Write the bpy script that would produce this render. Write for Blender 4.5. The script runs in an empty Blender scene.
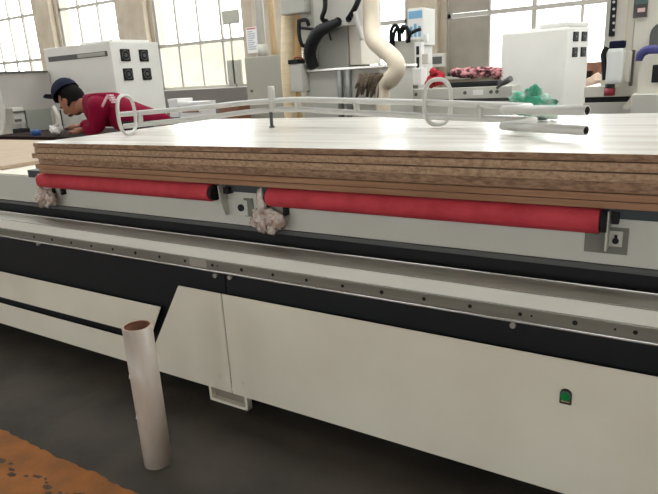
import bpy, bmesh, math, random
from mathutils import Vector, Matrix, noise as mnoise

random.seed(7)
S = bpy.context.scene
COL = S.collection
PI = math.pi

# ------------------------------------------------------------------ camera
EYE = 1.25
F_PX, YAW, PITCH, ROLL = 584.62, 0.566986, 0.284062, -0.056220
fw = Vector((-math.sin(YAW) * math.cos(PITCH), math.cos(YAW) * math.cos(PITCH), -math.sin(PITCH)))
r0 = Vector((math.cos(YAW), math.sin(YAW), 0))
u0 = r0.cross(fw)
rt = math.cos(ROLL) * r0 + math.sin(ROLL) * u0
up = -math.sin(ROLL) * r0 + math.cos(ROLL) * u0
cd = bpy.data.cameras.new('camera')
cam = bpy.data.objects.new('camera', cd)
COL.objects.link(cam)
cd.sensor_width = 36.0
cd.lens = F_PX / 658 * 36.0
cd.clip_start = 0.05
cam.matrix_world = Matrix(((rt.x, up.x, -fw.x, 0), (rt.y, up.y, -fw.y, 0), (rt.z, up.z, -fw.z, EYE), (0, 0, 0, 1)))
S.camera = cam

# ------------------------------------------------------------------ daylight and exposure
w = bpy.data.worlds.new('daylight')
S.world = w
w.use_nodes = True
bg = w.node_tree.nodes['Background']
bg.inputs[0].default_value = (0.965, 0.99, 1.0, 1)
bg.inputs[1].default_value = 5.6
S.view_settings.view_transform = 'Standard'
S.view_settings.look = 'None'
S.view_settings.gamma = 1.0
S.view_settings.exposure = 0.0


def at(px, py, Y):
    """the point of the plane y = Y that the photograph shows at px, py"""
    d = rt * ((px - 329) / F_PX) - up * ((py - 247) / F_PX) + fw
    return Vector((0, 0, EYE)) + d * (Y / d.y)


def atz(px, py, z):
    d = rt * ((px - 329) / F_PX) - up * ((py - 247) / F_PX) + fw
    return Vector((0, 0, EYE)) + d * ((z - EYE) / d.z)


# ------------------------------------------------------------------ materials
def lin(c):
    out = []
    for v in c:
        v = v / 255.0
        out.append(v / 12.92 if v <= 0.04045 else ((v + 0.055) / 1.055) ** 2.4)
    return out


MATS = {}


def mat(name, col, rough=0.5, metal=0.0, var=0.0, scale=6.0, bump=0.0, bscale=60.0, col2=None, detail=4.0,
        stretch=(1, 1, 1), alpha=1.0, trans=0.0, spec=0.5, lo=0.35, hi=0.65):
    if name in MATS:
        return MATS[name]
    m = bpy.data.materials.new(name)
    m.use_nodes = True
    nt = m.node_tree
    b = nt.nodes['Principled BSDF']
    c = lin(col)
    b.inputs['Base Color'].default_value = (*c, 1)
    b.inputs['Roughness'].default_value = rough
    b.inputs['Metallic'].default_value = metal
    b.inputs['Specular IOR Level'].default_value = spec
    b.inputs['Alpha'].default_value = alpha
    b.inputs['Transmission Weight'].default_value = trans
    tc = nt.nodes.new('ShaderNodeTexCoord')
    mp = nt.nodes.new('ShaderNodeMapping')
    mp.inputs['Scale'].default_value = stretch
    nt.links.new(tc.outputs['Object'], mp.inputs[0])
    if var > 0 or col2 is not None:
        n = nt.nodes.new('ShaderNodeTexNoise')
        n.inputs['Scale'].default_value = scale
        n.inputs['Detail'].default_value = detail
        nt.links.new(mp.outputs[0], n.inputs[0])
        r = nt.nodes.new('ShaderNodeValToRGB')
        c2 = lin(col2) if col2 is not None else [max(0, v * (1 - var)) for v in c]
        r.color_ramp.elements[0].position = lo
        r.color_ramp.elements[0].color = (*c2, 1)
        r.color_ramp.elements[1].position = hi
        r.color_ramp.elements[1].color = (*c, 1)
        nt.links.new(n.outputs['Fac'], r.inputs[0])
        nt.links.new(r.outputs[0], b.inputs['Base Color'])
    if bump > 0:
        n2 = nt.nodes.new('ShaderNodeTexNoise')
        n2.inputs['Scale'].default_value = bscale
        nt.links.new(mp.outputs[0], n2.inputs[0])
        bp = nt.nodes.new('ShaderNodeBump')
        bp.inputs['Strength'].default_value = bump
        bp.inputs['Distance'].default_value = 0.01
        nt.links.new(n2.outputs['Fac'], bp.inputs['Height'])
        nt.links.new(bp.outputs[0], b.inputs['Normal'])
    MATS[name] = m
    return m


def glass_mat():
    m = bpy.data.materials.new('window_glass')
    m.use_nodes = True
    nt = m.node_tree
    nt.nodes.clear()
    out = nt.nodes.new('ShaderNodeOutputMaterial')
    mx = nt.nodes.new('ShaderNodeMixShader')
    tr = nt.nodes.new('ShaderNodeBsdfTransparent')
    gl = nt.nodes.new('ShaderNodeBsdfGlossy')
    tr.inputs[0].default_value = (0.97, 0.975, 0.965, 1)
    gl.inputs['Roughness'].default_value = 0.05
    mx.inputs[0].default_value = 0.05
    nt.links.new(tr.outputs[0], mx.inputs[1])
    nt.links.new(gl.outputs[0], mx.inputs[2])
    nt.links.new(mx.outputs[0], out.inputs[0])
    return m


def film_mat():
    """clear crumpled plastic film: part see-through, part glossy"""
    m = bpy.data.materials.new('plastic_film')
    m.use_nodes = True
    nt = m.node_tree
    b = nt.nodes['Principled BSDF']
    b.inputs['Roughness'].default_value = 0.22
    b.inputs['Specular IOR Level'].default_value = 0.8
    tc = nt.nodes.new('ShaderNodeTexCoord')
    n = nt.nodes.new('ShaderNodeTexNoise')
    n.inputs['Scale'].default_value = 30
    n.inputs['Detail'].default_value = 3
    nt.links.new(tc.outputs['Object'], n.inputs[0])
    r = nt.nodes.new('ShaderNodeValToRGB')
    r.color_ramp.elements[0].position = 0.38
    r.color_ramp.elements[0].color = (*lin((196, 168, 154)), 1)
    r.color_ramp.elements[1].position = 0.6
    r.color_ramp.elements[1].color = (*lin((236, 224, 212)), 1)
    nt.links.new(n.outputs['Fac'], r.inputs[0])
    nt.links.new(r.outputs[0], b.inputs['Base Color'])
    b.inputs['Alpha'].default_value = 0.62
    bp = nt.nodes.new('ShaderNodeBump')
    bp.inputs['Strength'].default_value = 0.6
    bp.inputs['Distance'].default_value = 0.01
    nt.links.new(n.outputs['Fac'], bp.inputs['Height'])
    nt.links.new(bp.outputs[0], b.inputs['Normal'])
    return m


def chip_mat(name, a, b_, scale, stretch):
    """wood-chip edge: pale and dark flakes drawn out along the board"""
    m = bpy.data.materials.new(name)
    m.use_nodes = True
    nt = m.node_tree
    b = nt.nodes['Principled BSDF']
    b.inputs['Roughness'].default_value = 0.8
    b.inputs['Specular IOR Level'].default_value = 0.2
    tc = nt.nodes.new('ShaderNodeTexCoord')
    mp = nt.nodes.new('ShaderNodeMapping')
    mp.inputs['Scale'].default_value = stretch
    nt.links.new(tc.outputs['Object'], mp.inputs[0])
    n = nt.nodes.new('ShaderNodeTexNoise')
    n.inputs['Scale'].default_value = scale
    n.inputs['Detail'].default_value = 5
    n.inputs['Roughness'].default_value = 0.65
    nt.links.new(mp.outputs[0], n.inputs[0])
    r = nt.nodes.new('ShaderNodeValToRGB')
    r.color_ramp.elements[0].position = 0.36
    r.color_ramp.elements[0].color = (*lin(b_), 1)
    r.color_ramp.elements[1].position = 0.62
    r.color_ramp.elements[1].color = (*lin(a), 1)
    nt.links.new(n.outputs['Fac'], r.inputs[0])
    nt.links.new(r.outputs[0], b.inputs['Base Color'])
    bp = nt.nodes.new('ShaderNodeBump')
    bp.inputs['Strength'].default_value = 0.35
    bp.inputs['Distance'].default_value = 0.004
    nt.links.new(n.outputs['Fac'], bp.inputs['Height'])
    nt.links.new(bp.outputs[0], b.inputs['Normal'])
    return m


M_WHITE = mat('white_paint', (226, 221, 204), 0.42, var=0.07, scale=2.5, col2=(218, 211, 194))
M_BLACK = mat('black_paint', (22, 24, 27), 0.6, var=0.25, scale=5, spec=.3)
M_GAP = mat('black_rubber_gap_shade', (18, 18, 20), 0.8)  # black rubber parts, and the shade coloured into the machine gap
M_RAIL = mat('rail_steel', (150, 146, 136), 0.35, 0.55, var=0.15, scale=8, stretch=(.3, 1, 6))
M_BRIGHT = mat('bright_steel', (222, 220, 214), 0.22, 0.7)
M_LEDGE = mat('brushed_steel', (160, 155, 143), 0.38, 0.6, var=0.18, scale=4, stretch=(.25, 8, 8))
M_RED = mat('red_rubber', (196, 66, 76), 0.7, var=0.16, scale=14, bump=0.15, bscale=150, col2=(180, 54, 64), spec=.3)
M_LAM = mat('white_laminate', (226, 222, 216), 0.23, var=0.1, scale=3, stretch=(.35, 5, 1), col2=(204, 197, 187))
M_CHIP = chip_mat('chipboard_edge', (188, 158, 128), (142, 112, 88), 95, (.55, 1, 1))
M_CHIP2 = chip_mat('chipboard_edge_dark', (164, 132, 106), (118, 90, 70), 80, (.4, 1, 1.3))
M_MDF = chip_mat('fibreboard_edge', (164, 126, 98), (142, 106, 80), 30, (.1, 1, 3))
M_TUBE = mat('white_tube_paint', (192, 190, 184), 0.35, var=0.06, scale=10)
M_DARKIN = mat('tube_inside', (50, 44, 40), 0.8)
M_CARD = mat('pale_wrap', (205, 194, 182), 0.28, var=0.12, scale=10, stretch=(1, 1, .3), col2=(182, 168, 155))
M_CARDIN = mat('cardboard_inside', (122, 82, 62), 0.85)
M_FILM = film_mat()
M_WALL = mat('wall_plaster', (184, 172, 154), 0.85, var=0.12, scale=3)
M_COLUMN = mat('column_plaster', (188, 176, 158), 0.85, var=0.12, scale=2.5, col2=(174, 160, 141))
M_FRAME = mat('window_frame_paint', (200, 196, 186), 0.5)
M_GLASS = glass_mat()
M_DIRTY = mat('dusty_pane', (150, 142, 130), 0.5, var=0.15, scale=3)
M_CAB = mat('cabinet_white', (232, 230, 224), 0.45, var=0.04, scale=3)
M_CABG = mat('cabinet_grey', (170, 168, 156), 0.5)
M_GREY = mat('machine_grey', (184, 182, 173), 0.5, var=0.05, scale=4)
M_LGREY = mat('machine_light_grey', (196, 193, 184), 0.45, var=0.05, scale=4)
M_DGREY = mat('machine_dark_grey', (84, 84, 82), 0.5)
M_CABLE = mat('black_cable', (20, 21, 23), 0.6, spec=.3)
M_HOSE = mat('cream_hose', (238, 218, 180), 0.5, var=0.12, scale=5, stretch=(1, 1, 8))
M_HOSE2 = mat('pale_hose', (224, 210, 188), 0.45, var=0.1, scale=5)
M_BRUSH = mat('brush_bristle', (120, 104, 88), 0.9, var=0.4, scale=60, bump=.8, bscale=90)
M_PIPE = mat('tan_pipe', (205, 178, 136), 0.5)
M_TAN = mat('spoilboard', (176, 155, 132), 0.75, var=0.1, scale=10)
M_BENCH = mat('dark_bench', (44, 32, 29), 0.85, var=0.2, scale=6, spec=.1)
M_PAPER = mat('paper', (226, 224, 222), 0.7)
M_INK = mat('ink', (176, 178, 186), 0.7)
M_BLUE = mat('blue_plastic', (32, 78, 140), 0.4)
M_GREEN = mat('green_cloth', (70, 160, 128), 0.75, var=0.3, scale=18, bump=.4, bscale=40)
M_REDCLOTH = mat('red_cloth', (196, 32, 48), 0.75, var=0.4, scale=8)
M_PINK = mat('pink_cloth', (206, 140, 144), 0.8, var=0.5, scale=16, col2=(72, 34, 40), lo=.44, hi=.56)
M_JERSEY = mat('maroon_jersey', (122, 10, 44), 0.85, var=0.25, scale=7, bump=.3, bscale=14, spec=.1)
M_SKIN = mat('skin', (138, 90, 68), 0.6)
M_HAIR = mat('black_hair', (18, 15, 14), 0.8, spec=.1)
M_NAVY = mat('navy_cloth', (30, 32, 50), 0.85, spec=.1)
M_TROUSER = mat('dark_trousers', (42, 42, 48), 0.8)
M_BTN = mat('green_button', (10, 122, 62), 0.25)
M_TIMBER = mat('brown_timber', (140, 96, 74), 0.8, var=0.3, scale=9)
M_PLASTER_CEIL = mat('ceiling_sheet', (200, 198, 190), 0.8)

# ------------------------------------------------------------------ mesh helpers


def box(bm, x0, x1, y0, y1, z0, z1, bev=0.0, mi=0):
    x0, x1 = min(x0, x1), max(x0, x1)
    y0, y1 = min(y0, y1), max(y0, y1)
    z0, z1 = min(z0, z1), max(z0, z1)
    t = bmesh.new()
    bmesh.ops.create_cube(t, size=1.0)
    for v in t.verts:
        v.co = Vector(((x0 + x1) / 2 + v.co.x * (x1 - x0), (y0 + y1) / 2 + v.co.y * (y1 - y0), (z0 + z1) / 2 + v.co.z * (z1 - z0)))
    if bev > 0:
        bev = min(bev, .45 * min(x1 - x0, y1 - y0, z1 - z0))
        bmesh.ops.bevel(t, geom=t.edges[:], offset=bev, segments=2, affect='EDGES', profile=0.6)
    merge(bm, t, mi)


def merge(bm, t, mi=0):
    vm = {}
    for v in t.verts:
        vm[v] = bm.verts.new(v.co)
    for f in t.faces:
        try:
            nf = bm.faces.new([vm[v] for v in f.verts])
            nf.material_index = mi
            nf.smooth = f.smooth
        except ValueError:
            pass
    t.free()


def prism(bm, pts, axis, a, b, bev=0.0):
    """outline pts (2-D) swept along an axis from a to b"""
    t = bmesh.new()

    def P(p, q):
        if axis == 'Y':
            return Vector((p[0], q, p[1]))
        if axis == 'X':
            return Vector((q, p[0], p[1]))
        return Vector((p[0], p[1], q))
    va = [t.verts.new(P(p, a)) for p in pts]
    vb = [t.verts.new(P(p, b)) for p in pts]
    n = len(pts)
    t.faces.new(va)
    t.faces.new(vb[::-1])
    for i in range(n):
        t.faces.new((va[i], vb[i], vb[(i + 1) % n], va[(i + 1) % n]))
    bmesh.ops.recalc_face_normals(t, faces=t.faces[:])
    if bev > 0:
        bmesh.ops.bevel(t, geom=t.edges[:], offset=bev, segments=2, affect='EDGES')
    merge(bm, t)


def smooth_path(pts, n=6):
    pts = [Vector(p) for p in pts]
    if len(pts) < 3:
        return pts
    out = []
    for i in range(len(pts) - 1):
        p0 = pts[max(i - 1, 0)]
        p1, p2 = pts[i], pts[i + 1]
        p3 = pts[min(i + 2, len(pts) - 1)]
        for k in range(n):
            t = k / n
            out.append(0.5 * ((2 * p1) + (p2 - p0) * t + (2 * p0 - 5 * p1 + 4 * p2 - p3) * t * t + (3 * p1 - p0 - 3 * p2 + p3) * t ** 3))
    out.append(pts[-1])
    return out


def tube(bm, pts, r, seg=14, closed=False, cap=True, mi=0, ridge=None):
    pts = [Vector(p) for p in pts]
    n = len(pts)
    rings = []
    prev = None
    for i, p in enumerate(pts):
        if closed:
            d = (pts[(i + 1) % n] - pts[i - 1])
        else:
            d = pts[min(i + 1, n - 1)] - pts[max(i - 1, 0)]
        d.normalize()
        if prev is None:
            a = Vector((0, 0, 1)) if abs(d.z) < 0.9 else Vector((1, 0, 0))
            a = (a - d * a.dot(d)).normalized()
        else:
            a = (prev - d * prev.dot(d)).normalized()
        prev = a
        b = d.cross(a)
        rr = r(i / (n - 1)) if callable(r) else r
        if ridge:
            rr *= 1 + ridge * (i % 2)
        rings.append([bm.verts.new(p + rr * (math.cos(2 * PI * k / seg) * a + math.sin(2 * PI * k / seg) * b)) for k in range(seg)])
    rng = range(n) if closed else range(n - 1)
    for i in rng:
        A, B = rings[i], rings[(i + 1) % n]
        for k in range(seg):
            f = bm.faces.new((A[k], A[(k + 1) % seg], B[(k + 1) % seg], B[k]))
            f.smooth = True
            f.material_index = mi
    if cap and not closed:
        for R in (rings[0][::-1], rings[-1]):
            f = bm.faces.new(R)
            f.material_index = mi


def pipe(bm, a, b, ro, ri, seg=24, mi_in=1):
    """open-ended pipe: outer skin, end rims and a dark bore"""
    a, b = Vector(a), Vector(b)
    d = (b - a).normalized()
    x = Vector((0, 0, 1)) if abs(d.z) < .9 else Vector((1, 0, 0))
    x = (x - d * x.dot(d)).normalized()
    y = d.cross(x)

    def ring(p, r):
        return [bm.verts.new(p + r * (math.cos(2 * PI * k / seg) * x + math.sin(2 * PI * k / seg) * y)) for k in range(seg)]
    A, B, C, D = ring(a, ro), ring(b, ro), ring(b, ri), ring(a, ri)
    for P, Q, mi in ((A, B, 0), (B, C, 0), (C, D, mi_in), (D, A, 0)):
        for k in range(seg):
            f = bm.faces.new((P[k], P[(k + 1) % seg], Q[(k + 1) % seg], Q[k]))
            f.smooth = mi == mi_in or P is A
            f.material_index = mi


def cyl(bm, a, b, r, seg=20):
    tube(bm, [a, b], r, seg)


def blob(bm, c, rad, amp=0.2, freq=6.0, sub=3, seed=0.0):
    t = bmesh.new()
    bmesh.ops.create_icosphere(t, subdivisions=sub, radius=1.0)
    for v in t.verts:
        n = v.co.normalized()
        k = 1 + amp * mnoise.noise(n * freq * .3 + Vector((seed, seed * 1.7, 3))) * 2 + amp * .6 * mnoise.noise(n * freq + Vector((seed, 0, 0)))
        v.co = Vector((c[0] + n.x * rad[0] * k, c[1] + n.y * rad[1] * k, c[2] + n.z * rad[2] * k))
    for f in t.faces:
        f.smooth = True
    merge(bm, t)


def wloc(o):
    p = Vector((0, 0, 0))
    while o is not None:
        p += o.location
        o = o.parent
    return p


def obj(name, bm, mats, parent=None, recalc=True):
    """link a bmesh (in world coordinates) as one object"""
    if not isinstance(mats, (list, tuple)):
        mats = [mats]
    if recalc:
        bmesh.ops.recalc_face_normals(bm, faces=bm.faces[:])
    me = bpy.data.meshes.new(name)
    if parent is not None:
        base = wloc(parent)
    else:
        xs = [v.co for v in bm.verts]
        base = Vector(((min(v.x for v in xs) + max(v.x for v in xs)) / 2, (min(v.y for v in xs) + max(v.y for v in xs)) / 2, min(v.z for v in xs)))
    for v in bm.verts:
        v.co -= base
    bm.to_mesh(me)
    bm.free()
    for m in mats:
        me.materials.append(m)
    o = bpy.data.objects.new(name, me)
    COL.objects.link(o)
    if parent is not None:
        o.parent = parent
    else:
        o.location = base
    return o


def tag(o, label, cat, group=None):
    o['label'] = label
    o['category'] = cat
    if group:
        o['group'] = group
    return o


def thing(name, label, cat, loc, group=None):
    o = bpy.data.objects.new(name, None)
    COL.objects.link(o)
    o.location = loc
    return tag(o, label, cat, group)


def struct(name, bm, m, parent=None):
    o = obj(name, bm, m, parent)
    if parent is None:
        o['kind'] = 'structure'
    return o


def B():
    return bmesh.new()


def part(name, m, parent, *boxes, bev=0.004):
    bm = B()
    for b in boxes:
        box(bm, *b, bev=bev)
    return obj(name, bm, m, parent)


def span(x0, x1, y0, y1, Y):
    """extent in world X and Z of a patch of the photograph standing at depth Y"""
    ym, xm = (y0 + y1) / 2, (x0 + x1) / 2
    return at(x0, ym, Y).x, at(x1, ym, Y).x, at(xm, y1, Y).z, at(xm, y0, Y).z


def fpart(name, m, parent, x0, x1, y0, y1, Y, d=0.1, bev=0.004):
    X0, X1, Z0, Z1 = span(x0, x1, y0, y1, Y)
    return part(name, m, parent, (X0, X1, Y, Y + d, Z0, Z1), bev=bev)


# ------------------------------------------------------------------ the hall
XL, XR, YB, YF, ZC = -19.5, 9.0, 10.0, -5.0, 6.2
bm = B()
box(bm, XL - 1, XR + 1, -14, YB + .4, -0.1, 0)
struct('floor', bm, mat('floor_concrete', (66, 60, 53), 0.8, var=0.3, scale=3.5, col2=(48, 44, 40), spec=.25, bump=.15, bscale=30))

# painted strip with a ragged, chipped edge
bm = B()
top = []
x = -4.2
while x < 0.9:
    top.append((x, 0.985 + .016 * mnoise.noise(Vector((x * 9, 2, 0))) + .008 * mnoise.noise(Vector((x * 31, 5, 0)))))
    x += .02
prism(bm, top + [(0.9, 0.60), (-4.2, 0.60)], 'Z', 0.0, 0.0015)
o = struct('trim_1', bm, mat('orange_floor_paint', (140, 86, 36), 0.75, var=0.2, scale=9, col2=(118, 74, 34), spec=.25, bump=.3, bscale=40))
bm = B()
for k in range(26):
    cx = -2.25 + k * .028 + random.uniform(-.01, .01)
    cy = .845 + .016 * math.sin(k * .8) + random.uniform(-.012, .012) + k * .0012
    rr = random.uniform(.006, .017)
    pts = [(cx + rr * random.uniform(.7, 1.7) * math.cos(a), cy + rr * random.uniform(.4, .9) * math.sin(a)) for a in [j * PI / 4 for j in range(8)]]
    prism(bm, pts, 'Z', 0.001, 0.0022)
o = obj('worn_patch', bm, mat('worn_concrete', (78, 54, 38), .85, var=.4, scale=40), o)

# back wall with window bays
bays = [(-19.0, -15.15), (-14.15, -11.95), (-10.75, -8.15), (-6.9, -4.5), (-3.78, -0.95), (0.0, 3.0), (4.0, 7.5)]
ZS, ZT = 1.13, 4.4
bm = B()
box(bm, XL, XR, YB, YB + .3, 0, ZS)
box(bm, XL, XR, YB, YB + .3, ZT, ZC)
edges = [XL] + [v for b in bays for v in b] + [XR]
for i in range(0, len(edges), 2):
    box(bm, edges[i], edges[i + 1], YB, YB + .3, ZS, ZT)
wall_back = struct('wall_back', bm, M_WALL)
n = 0
for i in range(2, len(edges) - 1, 2):
    a, b = edges[i], edges[i + 1]
    n += 1
    bm = B()
    c0 = a + .36
    box(bm, c0, b - .10, YB - .16, YB, 0, ZC, .02)
    box(bm, a + .04, c0 - .03, YB - .05, YB, 0, ZC, .01)
    struct('trim_%d' % (n + 1), bm, M_COLUMN)
bm = B(); box(bm, XL - .3, XL, YF, YB + .3, 0, ZC); struct('wall_left', bm, M_WALL)
bm = B(); box(bm, XR, XR + .3, YF, YB + .3, 0, ZC); struct('wall_right', bm, M_WALL)
SKY = [(2.4, 4.4), (5.6, 7.8)]       # unseen roof glazing, added to light the back of the hall
YFRONT = -5.0
bm = B()
ys = [YFRONT] + [v for q in SKY for v in q] + [YB + .3]
for i in range(0, len(ys), 2):
    box(bm, XL - .3, XR + .3, ys[i], ys[i + 1], ZC, ZC + .2)
ceiling = struct('ceiling', bm, M_PLASTER_CEIL)
for (a, b) in SKY:
    bm = B()
    box(bm, XL - .3, XR + .3, a, b, ZC + .09, ZC + .10)
    obj('added_skylight_pane', bm, M_GLASS, ceiling)

# unseen wall added behind the viewer; its window bays limit the front daylight
ZS2, ZT2 = 1.3, 3.38
fb = [(-18.5 + 3.4 * k, -16.2 + 3.4 * k) for k in range(8)]
bm = B()
box(bm, XL, XR, YFRONT - .3, YFRONT, 0, ZS2)
box(bm, XL, XR, YFRONT - .3, YFRONT, ZT2, ZC)
fe = [XL] + [v for b in fb for v in b] + [XR]
for i in range(0, len(fe), 2):
    box(bm, fe[i], fe[i + 1], YFRONT - .3, YFRONT, ZS2, ZT2)
wf = struct('wall_front_added', bm, M_WALL)
for a, b in fb:
    bm = B()
    for k in range(5):
        xx = a + (b - a) * k / 4
        box(bm, xx - .02, xx + .02, YFRONT - .2, YFRONT - .14, ZS2, ZT2)
    for zz in (ZS2 + .02, 2.2, ZT2 - .02):
        box(bm, a, b, YFRONT - .19, YFRONT - .15, zz - .02, zz + .02)
    obj('window_frame', bm, M_FRAME, wf)

M_BARD = mat('window_bar_paint', (172, 167, 158), 0.5)
for wi, (a, b) in enumerate(bays):
    root = bpy.data.objects.new('window_%d' % (wi + 1), None)
    COL.objects.link(root)
    root.location = ((a + b) / 2, YB, ZS)
    root['kind'] = 'structure'
    bm = B()
    box(bm, a, a + .06, YB + .05, YB + .13, ZS, ZT)
    box(bm, b - .06, b, YB + .05, YB + .13, ZS, ZT)
    box(bm, a, b, YB + .05, YB + .13, ZS, ZS + .06)
    box(bm, a, b, YB + .05, YB + .13, ZT - .06, ZT)
    zb = 2.1
    box(bm, a, b, YB + .05, YB + .13, zb - .034, zb + .034)
    box(bm, a, b, YB + .05, YB + .13, 3.2, 3.26)
    nm = max(2, round((b - a) / .64))
    for k in range(1, nm):
        xx = a + (b - a) * k / nm
        wd = .026 if k % 2 else .02
        if wi >= 3: wd = .034 if k % 2 == 0 else .022
        box(bm, xx - wd, xx + wd, YB + .06, YB + .12, ZS, ZT)
    obj('window_frame', bm, M_BARD, root)
    bm = B()
    box(bm, a + .02, b - .02, YB + .085, YB + .091, ZS + .02, ZT - .02)
    obj('pane', bm, M_GLASS, root)
    bm = B()
    box(bm, a - .03, b + .03, YB - .05, YB + .06, ZS - .05, ZS + .005, .008)
    obj('sill', bm, M_FRAME, root)
    if wi == 4:
        bm = B()
        xx = a + .03
        box(bm, xx, a + (b - a) / nm, YB + .04, YB + .08, ZS + .06, zb - .04)
        box(bm, xx, a + (b - a) / nm, YB + .04, YB + .08, zb + .04, 3.2)
        obj('dusty_panel', bm, M_DIRTY, root)['label'] = 'grey dusty opaque panel'
    if wi == 2:
        bm = B()
        X0, X1, Z0, Z1 = span(227, 241, 60, 84, YB)
        box(bm, X0, X1, YB + .02, YB + .05, ZS + .06, Z1)
        X0, X1, Z0, Z1 = span(222, 238, 10, 24, YB)
        box(bm, X0, X1, YB + .01, YB + .05, Z0, Z1)
        X0, X1, _, _ = span(229.5, 231, 24, 58, YB)
        box(bm, X0, X1, YB + .02, YB + .05, ZS, Z0)
        obj('grey_panel', bm, M_CABG, root)['label'] = 'grey square plate on a thin post'

# pale boundary wall of the yard outside
bm = B()
box(bm, -24, -8.2, 15.0, 15.3, 0, 2.55)
struct('wall_yard', bm, mat('yard_wall', (172, 166, 148), .9, var=.15, scale=1.5))

# ------------------------------------------------------------------ loading machine in front
YP = 1.5255            # plane of the front panels
X_END = 0.75
mc = thing('loading_machine', 'long white and black machine bed under the board stack', 'machine', (-1.5, 1.6, 0))


def fprism(name, m, pts, y0, y1, parent=mc, bev=0.002):
    bm = B()
    prism(bm, pts, 'Y', y0, y1, bev)
    return obj(name, bm, m, parent)


# sheet panels
fprism('front_panel', M_WHITE, [(-4.3, .061), (-1.4665, .061), (-1.4665, .484), (-1.692, .484), (-1.884, .186), (-4.3, .186)], YP, YP + .005)
fprism('front_panel', M_WHITE, [(-1.4635, .061), (X_END, .061), (X_END, .484), (-1.4635, .484)], YP, YP + .005)
fprism('front_trim_panel', M_WHITE, [(-4.3, .222), (-1.9, .222), (-1.812, .372), (-4.3, .372)], YP, YP + .005)
# black band behind and above the panels
fprism('black_band', M_BLACK, [(-4.3, .07), (-1.4655, .07), (-1.4655, .573), (-4.3, .573)], YP + .030, YP + .05)
fprism('black_band', M_BLACK, [(-1.4625, .07), (X_END, .07), (X_END, .573), (-1.4625, .573)], YP + .030, YP + .05)
part('inner_frame', M_GAP, mc, (-4.2, X_END - .03, YP + .05, 3.0, .16, .60), bev=0)
# beam with the guide rail
part('beam', mat('beam_white', (236, 233, 222), .4, var=.04, scale=3), mc, (-4.3, X_END, YP, YP + .075, .575, .658), bev=.002)
rail = part('guide_rail', M_RAIL, mc, (-4.3, X_END, YP - .008, YP + .001, .580, .617), bev=.0015)
part('rail_lip', M_BRIGHT, mc, (-4.3, X_END, YP - .014, YP + .001, .5735, .5795), bev=.001)
for k in range(-9, 16):
    xs = -1.344 + .1405 * k
    if xs < -3.05 or xs > .2:
        continue
    bm = B()
    cyl(bm, (xs, YP - .0092, .5985), (xs, YP - .004, .5985), .0058 if k % 4 else .0068, 14)
    obj('screw', bm, M_CABLE, rail)
for xs in (-2.72, -1.55, -1.49, -.36, -.155):
    bm = B()
    cyl(bm, (xs + .03, YP - .0092, .5985), (xs + .03, YP - .004, .5985), .003, 10)
    obj('screw', bm, M_CABLE, rail)
part('rail_joint', mat('joint_steel', (176, 172, 162), .4, .4), rail, (-1.60, -1.515, YP - .0095, YP - .006, .584, .612), bev=.0008)
part('ledge', M_LEDGE, mc, (-4.3, X_END, YP + .001, YP + .112, .6585, .662), bev=.001)
part('ledge_lip', M_BRIGHT, mc, (-4.3, X_END, YP + .109, YP + .113, .6622, .6645), bev=.0006)
# bolts on the black band
for xs, zs in ((-1.505, .545), (-1.431, .548), (-.386, .549), (-2.637, .553)):
    bm = B()
    cyl(bm, (xs, YP + .016, zs), (xs, YP + .031, zs), .0085, 14)
    obj('bolt', bm, M_BRIGHT, mc)
for xs, zs in ((-1.526, .122), (-1.408, .118)):
    bm = B()
    cyl(bm, (xs, YP - .002, zs), (xs, YP + .004, zs), .009, 16)
    obj('panel_screw', bm, M_WHITE, mc)
# table side and deck
YW = 1.715
part('gap_floor', M_GAP, mc, (-4.3, X_END, YP + .113, YW + .02, .58, .60), bev=0)  # black sheet puts the shade of the open gap into colour
part('side_beam', mat('side_beam_paint', (196, 194, 183), .4, var=.05, scale=3), mc, (-4.3, X_END, YW, YW + .08, .704, .838), bev=.002)
part('lower_strip', M_DGREY, mc, (-4.3, X_END, YW - .012, YW + .05, .688, .703), bev=.001)
part('inner_skirt', M_GAP, mc, (-4.3, X_END, YW + .01, YW + .04, .56, .69), bev=0)
part('deck_edge', mat('deck_edge_black', (44, 52, 56), .45), mc, (-2.87, X_END, YW - .012, 2.9, .8385, .876), bev=.002)
part('deck_rim', M_WHITE, mc, (-4.0, -2.875, YW + .005, 2.6, .8385, .846), bev=.001)
part('back_beam', M_WHITE, mc, (-4.3, X_END, 2.86, 2.98, .5, .838), bev=.002)
# feet
for xf in (-3.45, -1.493, .45):
    bm = B()
    t = .013
    x0, x1, z0, z1 = xf - .1, xf + .1, 0.0, .085
    box(bm, x0, x1, YP + .001, YP + .03, z0, z0 + t, .002)
    box(bm, x0, x1, YP + .001, YP + .03, z1 - t, z1, .002)
    box(bm, x0, x0 + t, YP + .001, YP + .03, z0, z1, .002)
    box(bm, x1 - t, x1, YP + .001, YP + .03, z0, z1, .002)
    ft = obj('foot', bm, M_WHITE, mc)
    part('foot_core', mat('foot_inside', (132, 124, 112), .6), ft, (x0 + t, x1 - t, YP + .022, YP + .028, z0 + t, z1 - t), bev=0)
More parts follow.
